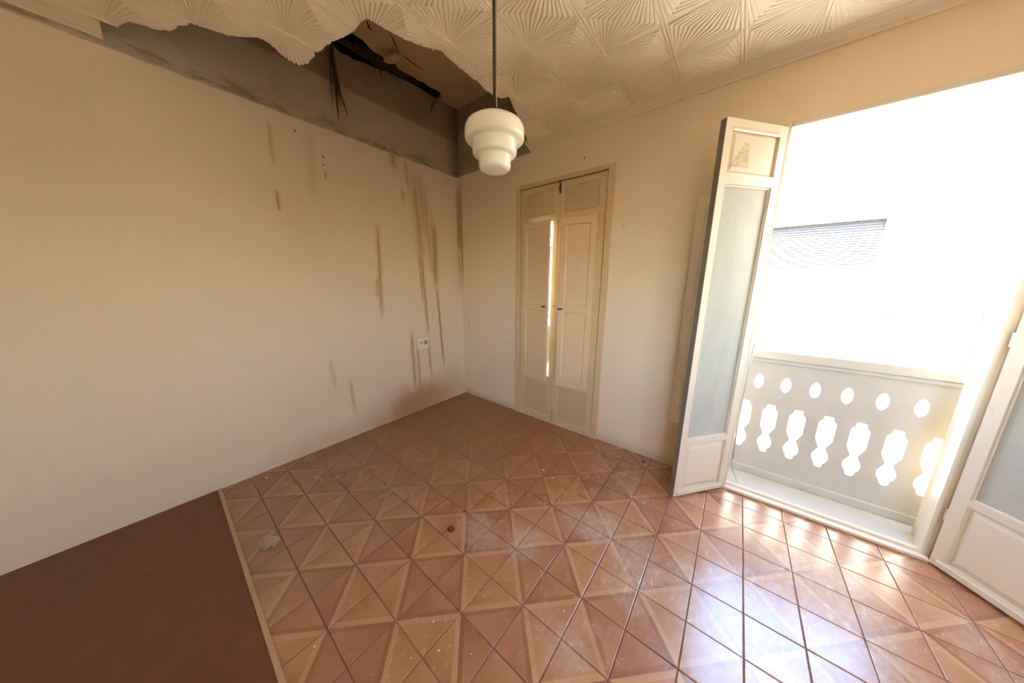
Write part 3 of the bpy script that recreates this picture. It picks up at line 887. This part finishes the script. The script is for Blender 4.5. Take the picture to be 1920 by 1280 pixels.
# ------------------------------------------------------------------ balcony door (door_2)
d2 = empty('door_2', (3.34, 0, 0))
tag(d2, 'tall balcony door with its leaves swung open into the room', 'door', kind='structure')
def d2o(name, bm, mat, parent=None):
    bmesh.ops.translate(bm, verts=bm.verts[:], vec=(-3.34, 0, 0))
    return obj(name, bm, M[mat], parent or d2)
d2o('frame', boxes((2.868, 2.900, -0.012, 0.075, 0.0, 2.418), (3.780, 3.812, -0.012, 0.075, 0.0, 2.418), (2.900, 3.780, -0.012, 0.075, 2.388, 2.418), bev=0.003), 'leaf')
d2o('threshold', boxes((2.885, 3.800, -0.058, -0.028, 0.001, 0.022), (2.885, 3.800, -0.028, 0.004, 0.001, 0.012), (2.885, 3.800, 0.004, 0.034, 0.001, 0.026), bev=0.003), 'threshold')
def balcony_leaf(hx, hy, ang, mirror):
    """local x from the free edge (0) to the hinge (0.437); the outdoor face looks along -y"""
    w, t = 0.437, 0.036
    op_t, op_g, op_b = (0.047, 0.388, 2.103, 2.335), (0.047, 0.388, 0.446, 2.052), (0.047, 0.388, 0.060, 0.410)
    def mp(bm):
        if mirror:
            bmesh.ops.scale(bm, vec=(-1, 1, 1), verts=bm.verts[:])
        return bm
    bm = prism(rect(0, w, 0.014, 2.376), [rect(*op_t), rect(*op_g), rect(*op_b)], lambda a, b: (a, t, b), Vector((0, -t, 0)))
    lf = obj('leaf', mp(bm), M['leaf'], d2)
    obj('panel', mp(fielded_panel(*op_t, 0.004, 0.016, 0.006, 0.030)), M['leaf_panel'] if mirror else M['smudge'], lf)
    obj('panel', mp(fielded_panel(*op_b, 0.003, 0.016, 0.006, 0.036)), M['leaf_panel'], lf)
    obj('pane', mp(boxes((op_g[0], op_g[1], 0.016, 0.020, op_g[2], op_g[3]))), M['dirty_glass'], lf)
    obj('meeting_edge', mp(boxes((-0.003, 0.0, 0.001, t - 0.001, 0.014, 2.374))), M['shaded_edge'], lf)
    a0, a1, b0, b1 = op_g
    obj('glazing_bead', mp(boxes((a0, a1, 0.007, 0.016, b0, b0 + 0.010), (a0, a1, 0.007, 0.016, b1 - 0.010, b1), (a0, a0 + 0.008, 0.007, 0.016, b0 + .01, b1 - .01), (a1 - 0.008, a1, 0.007, 0.016, b0 + .01, b1 - .01), bev=0.002)), M['leaf_panel'], lf)
    a0, a1, b0, b1 = op_t
    obj('moulding', mp(boxes((a0, a1, -0.004, 0.012, b1 - 0.016, b1), (a0, a1, -0.002, 0.012, b0, b0 + 0.008), bev=0.004)), M['leaf'], lf)
    a0, a1, b0, b1 = op_b
    obj('weather_bar', mp(boxes((0.02, w - 0.02, -0.010, 0.0, 0.018, 0.056), bev=0.005)), M['leaf'], lf)
    lf.location = (hx - 3.34, hy, 0)
    lf.rotation_euler = (0, 0, ang)
    return lf
la = Vector((2.613, -0.403))
ldir = Vector((0.244, 0.308)).normalized()
l1 = balcony_leaf(la.x, la.y, math.atan2(ldir.y, ldir.x), False)
l2 = balcony_leaf(3.795 + 0.437 * 0.62, -0.060 - 0.437 * 0.784, -math.atan2(0.784, 0.62), True)
for z in (2.15, 1.25, 0.30):
    hinge(l1, 0.440, 0.020, z, 0.08, 'leaf')
    hinge(l2, -0.440, 0.020, z, 0.08, 'leaf')
bs = shutter('shutter', 0.372, 0.414, 2.070, [(0.475, 1.27), (1.33, 2.010)], False, 'pale', 0.050)
bs.parent = d2
bs.location = (2.855 - 3.34, -0.026, 0)
bs.rotation_euler = (0, 0, math.radians(1.5))
for z in (1.72, 0.55):
    hinge(bs, -0.30, -0.026, z, 0.05, 'leaf')

# ------------------------------------------------------------------ pendant lamp
LC = CAM + ray(927.5, 265) * 1.2
lamp = empty('pendant_lamp', (LC.x, LC.y, LC.z))
tag(lamp, 'stepped opal glass pendant lamp on a dark rod under the broken ceiling', 'lamp')
prof = [(0.018, 0.082), (0.050, 0.081), (0.080, 0.077), (0.102, 0.070), (0.117, 0.060), (0.1245, 0.047), (0.1265, 0.036), (0.1265, 0.012), (0.1245, 0.003), (0.118, -0.003), (0.109, -0.0055),
        (0.0985, -0.006), (0.0955, -0.009), (0.0955, -0.043), (0.0935, -0.051), (0.088, -0.0565), (0.081, -0.059), (0.0715, -0.0595), (0.069, -0.0625), (0.069, -0.098), (0.0665, -0.107), (0.060, -0.113), (0.045, -0.1155), (0.0, -0.116)]
bm = bmesh.new(); lathe(bm, prof + [], (0, 0, 0), 64)
bm.faces.new([v for v in bm.verts if abs(v.co.z - 0.082) < 1e-6])
sh = obj('shade', bm, M['opal'], lamp, True)
bm = bmesh.new(); lathe(bm, [(0.0, 0.079), (0.026, 0.079), (0.026, 0.090), (0.012, 0.100), (0.010, 0.130), (0.0, 0.130)], (0, 0, 0), 24)
obj('gallery', bm, M['rod'], lamp, True)
bm = bmesh.new(); tube(bm, [(0, 0, 0.12), (0, 0, ZC - LC.z - 0.03)], 0.0062, 12)
obj('rod', bm, M['rod'], lamp, True)
bm = bmesh.new(); tube(bm, [(0.0085, 0.004, 0.09), (0.0085, 0.003, 0.3), (0.0085, 0.004, ZC - LC.z - 0.03)], 0.0022, 8)
obj('flex', bm, M['cord'], lamp, True)
bm = bmesh.new(); lathe(bm, [(0.0, -0.035), (0.014, -0.035), (0.045, -0.012), (0.050, -0.002), (0.0, -0.002)], (0, 0, ZC - LC.z - 0.004), 32)
obj('ceiling_rose', bm, M['rod'], lamp, True)

# ------------------------------------------------------------------ wall socket
sy0, sy1 = -0.705, -0.560
sz0, sz1 = 0.738, 0.868
so = empty('wall_socket', (0, (sy0 + sy1) / 2, (sz0 + sz1) / 2))
tag(so, 'ivory double socket and switch plate low on the streaked wall', 'socket')
hw, hh = (sy1 - sy0) / 2, (sz1 - sz0) / 2
obj('plate', boxes((0.0, 0.014, -hw, hw, -hh, hh), bev=0.003), M['plastic'], so)
rk = obj('switch', boxes((0.014, 0.017, -0.050, -0.006, -0.014, 0.026), bev=0.002), M['plastic'], so)
obj('rocker', boxes((0.017, 0.021, -0.046, -0.010, 0.006, 0.020), bev=0.002), M['socket_dark'], rk)
bm = bmesh.new()
ring = lambda r, x: [bm.verts.new((x, 0.032 + r * math.cos(2 * math.pi * k / 24), 0.006 + r * math.sin(2 * math.pi * k / 24))) for k in range(24)]
R = [ring(0.026, 0.013), ring(0.026, 0.018), ring(0.019, 0.018), ring(0.017, 0.0145)]
for A, B in zip(R, R[1:]):
    for k in range(24):
        bm.faces.new((A[k], A[(k + 1) % 24], B[(k + 1) % 24], B[k]))
bm.faces.new(R[-1])
sk = obj('outlet', bm, M['socket_dark'], so)

# ------------------------------------------------------------------ litter on the floor
def place(o, x, y, h):
    p = on_z(x, y, 0)
    o.location = (p.x, p.y, h)
spots = [(535, 908, 5), (500, 896, 7), (642, 948, 4), (752, 912, 6), (745, 905, 4), (1110, 918, 6), (838, 812, 4), (866, 838, 5), (823, 1220, 5), (657, 1126, 3), (1036, 896, 7), (1019, 882, 9), (1027, 872, 6), (1041, 880, 5), (1012, 893, 6), (908, 960, 3),
         (1064, 901, 4), (590, 1212, 4), (773, 990, 3), (700, 1008, 3), (880, 1085, 3), (1058, 1146, 4), (970, 800, 3), (925, 800, 3), (1090, 834, 4), (655, 1032, 3), (813, 1166, 4), (771, 1234, 3), (884, 1226, 3), (650, 926, 4), (852, 810, 3), (900, 872, 3), (962, 965, 3)]
for k, (x, y, r) in enumerate(spots):
    o = obj('plaster_crumb', lump(None, r * 0.0012, k), M['crumb'])
    place(o, x, y, r * 0.0012 * 0.50)
    o.rotation_euler = (0, 0, k * 1.7)
    tag(o, 'tiny pale plaster crumb lying on the tiles', 'crumb', 'plaster crumbs scattered on the tiles')
bf = prism([(-0.022, -0.010), (0.012, -0.016), (0.026, 0.004), (0.014, 0.016), (-0.016, 0.012)], [], lambda a, b: (a, b, 0), Vector((0.004, 0.002, 0.016)))
o = obj('brown_flake', bf, M['crumb_brown'])
place(o, 845, 993, 0.0005)
tag(o, 'small dark brown flake lying mid floor on a tile joint', 'flake')
o2 = obj('fallen_knot', lump(None, 0.018, 91, 0.7), M['crumb_brown'])
place(o2, 1206, 867, 0.010)
tag(o2, 'small dark clump at the foot of the wall near the balcony door', 'debris')
def film_mat():
    t = NT('crumpled_clear_film')
    t.col((0.60, 0.50, 0.38)); t.rough(0.15)
    t.b.inputs['Alpha'].default_value = 0.40
    return t.mat
M['film'] = film_mat()
bm = bmesh.new()
rg = random.Random(4)
NX, NY = 7, 6
gv = [[bm.verts.new(((i / (NX - 1) - 0.5) * 0.15 + rg.uniform(-.008, .008), (j / (NY - 1) - 0.5) * 0.10 + rg.uniform(-.008, .008), 0.004 + rg.uniform(0, 0.024))) for i in range(NX)] for j in range(NY)]
for j in range(NY - 1):
    for i in range(NX - 1):
        if (i, j) in ((0, 0), (6, 4), (5, 4), (0, 4), (5, 0)):
            continue
        bm.faces.new((gv[j][i], gv[j][i + 1], gv[j + 1][i + 1], gv[j + 1][i]))
bmesh.ops.delete(bm, geom=[v for v in bm.verts if not v.link_faces], context='VERTS')
g = bmesh.ops.extrude_face_region(bm, geom=bm.faces[:])
bmesh.ops.translate(bm, verts=[v for v in g['geom'] if isinstance(v, bmesh.types.BMVert)], vec=(0, 0, 0.0006))
o = obj('plastic_scrap', bm, M['film'])
place(o, 506, 1020, 0.0)
o.scale = (0.72, 0.72, 0.9)
o.rotation_euler = (0, 0, 0.5)
tag(o, 'crumpled scrap of clear plastic on the tiles by the brown floor', 'plastic scrap')

# ------------------------------------------------------------------ balcony
bf = obj('floor_balcony', boxes((0.30, 4.30, 0.20, 0.40, -0.16, 0.0), (2.90, 3.78, 0.0, 0.20, -0.02, 0.0025), (0.93, 1.828, 0.09, 0.20, -0.02, 0.001)), M['concrete'])
tag(bf, 'narrow dusty concrete balcony floor beyond the threshold', 'floor', kind='structure')
bal = empty('balustrade', (3.0, 0.33, 0.0))
tag(bal, 'pierced concrete balcony balustrade with baluster shaped openings and small ovals', 'balustrade')
def hole_shape(xc):
    right = [(0.023, 0.600), (0.024, 0.575), (0.042, 0.550), (0.042, 0.425), (0.030, 0.395), (0.017, 0.366), (0.022, 0.345), (0.036, 0.318), (0.041, 0.292), (0.036, 0.262), (0.022, 0.245), (0.020, 0.222), (0.010, 0.212)]
    return [(xc + a, b) for a, b in right] + [(xc - a, b) for a, b in right[::-1]]
def oval(xc, zc):
    return [(xc + 0.027 * math.cos(q) * abs(math.cos(q)) ** 0.15, zc + 0.058 * math.sin(q)) for q in [2 * math.pi * k / 16 for k in range(16)]]
PER = 0.149
holes = []
xc = 2.944 - 17 * PER
while xc < 4.22:
    if xc > 0.42:
        holes.append(hole_shape(xc))
        if xc + 0.053 < 4.2:
            holes.append(oval(xc + 0.053, 0.768))
    xc += PER
bmx = prism(rect(0.32, 4.28, 0.06, 0.925), holes, lambda a, b: (a, 0.300, b), Vector((0, 0.05, 0)))
bmesh.ops.translate(bmx, verts=bmx.verts[:], vec=(-3.0, -0.33, 0))
obj('pierced_panel', bmx, M['concrete'], bal)
bmx = boxes((0.30, 4.30, 0.270, 0.385, 0.955, 1.02), (0.30, 4.30, 0.283, 0.370, 0.925, 0.955), bev=0.006)
bmesh.ops.translate(bmx, verts=bmx.verts[:], vec=(-3.0, -0.33, 0))
obj('handrail', bmx, M['concrete'], bal)
bmx = boxes((0.30, 4.30, 0.285, 0.37, 0.0, 0.06), bev=0.004)
bmesh.ops.translate(bmx, verts=bmx.verts[:], vec=(-3.0, -0.33, 0))
obj('plinth', bmx, M['concrete'], bal)
cb = empty('cable', (2.91, 0.10, 0.0))
tag(cb, 'thin grey cable in a conduit hanging beside the balcony door jamb', 'cable')
bm = bmesh.new(); tube(bm, [(0.008, 0.0, 1.10), (-0.002, 0, 0.5), (0.008, 0, 0.185)], 0.0065, 8)
obj('conduit', bm, M['grey_tube'], cb, True)
bm = bmesh.new(); tube(bm, [(0.008, 0, 0.19), (0.006, 0.0, 0.15), (0.018, 0.0, 0.09), (0.040, -0.002, 0.045), (0.060, -0.02, 0.012), (0.055, -0.035, 0.007), (0.02, -0.04, 0.007), (-0.008, -0.05, 0.012)], 0.0032, 8)
obj('wire', bm, M['grey_tube'], cb, True)

# ------------------------------------------------------------------ street and the house opposite
st = obj('street', boxes((-30, 30, 0.4, 6.5, -4.2, -4.0)), M['street'])
tag(st, 'pale street far below the balcony', 'street', kind='structure')
FY = 6.5
house = empty('opposite_house', (3.0, FY, -4.0))
tag(house, 'sunlit cream house across the street with roller blinds and iron balconies', 'house')
def ho(name, bm, mat, parent=None, smooth=False):
    bmesh.ops.translate(bm, verts=bm.verts[:], vec=(-3.0, -FY, 4.0))
    return obj(name, bm, M[mat], parent or house, smooth)
cols = [-8.9, -5.6, -2.3, 0.6, 3.9, 7.2, 10.5]
ops = []
for c in cols:
    ops.append(rect(c - 0.95, c + 0.95, 0.12, 2.75))
ho('wall', prism(rect(-16, 18, -4.0, 5.2), ops, lambda a, b: (a, FY, b), Vector((0, 0.4, 0))), 'facade')
ho('roof_cornice', boxes((-16, 18, FY - 0.25, FY + 0.4, 5.2, 5.45)), 'facade_trim')
for c in cols:
    w = ho('window', boxes((c - 0.95, c + 0.95, FY + 0.28, FY + 0.32, 0.12, 2.75)), 'curtain' if c > 2 else 'dark_room')
    low = 1.55 if c > 2 else 0.35
    bm = bmesh.new()
    z = 2.75
    while z > low:
        box(bm, c - 0.94, c + 0.94, FY + 0.12, FY + 0.15, z - 0.047, z - 0.006)
        z -= 0.05
    bl = ho('roller_blind', bm, 'blind' if c > 2 else 'blind_cream', w)
    sl_ = ho('balcony_slab', boxes((c - 1.25, c + 1.25, FY - 0.55, FY, -0.05, 0.10), bev=0.01), 'facade_trim')
    bm = bmesh.new()
    for z in (0.98, 0.52, 0.20):
        tube(bm, [(c - 1.2, FY - 0.5, z), (c + 1.2, FY - 0.5, z)], 0.014, 6)
    k = -12
    while k <= 12:
        tube(bm, [(c + k * 0.1, FY - 0.5, 0.10), (c + k * 0.1, FY - 0.5, 0.98)], 0.007, 6)
        pts = [(c + k * 0.1 + 0.045 * math.cos(q), FY - 0.5, 0.36 + 0.05 * math.sin(q)) for q in [i * math.pi / 6 for i in range(11)]]
        tube(bm, pts, 0.008, 5)
        k += 1
    for sx in (-1.2, 1.2):
        for z in (0.98, 0.20):
            tube(bm, [(c + sx, FY - 0.5, z), (c + sx, FY, z)], 0.012, 6)
    ho('railing', bm, 'black_iron')
    bm = bmesh.new()
    tube(bm, [(c - 0.9, FY - 0.02, 1.05), (c - 0.4, FY - 0.45, 1.45)], 0.016, 6)
    tube(bm, [(c - 0.9, FY - 0.02, 1.25), (c - 0.4, FY - 0.45, 1.62)], 0.016, 6)
    ho('awning_arm', bm, 'brown_iron')
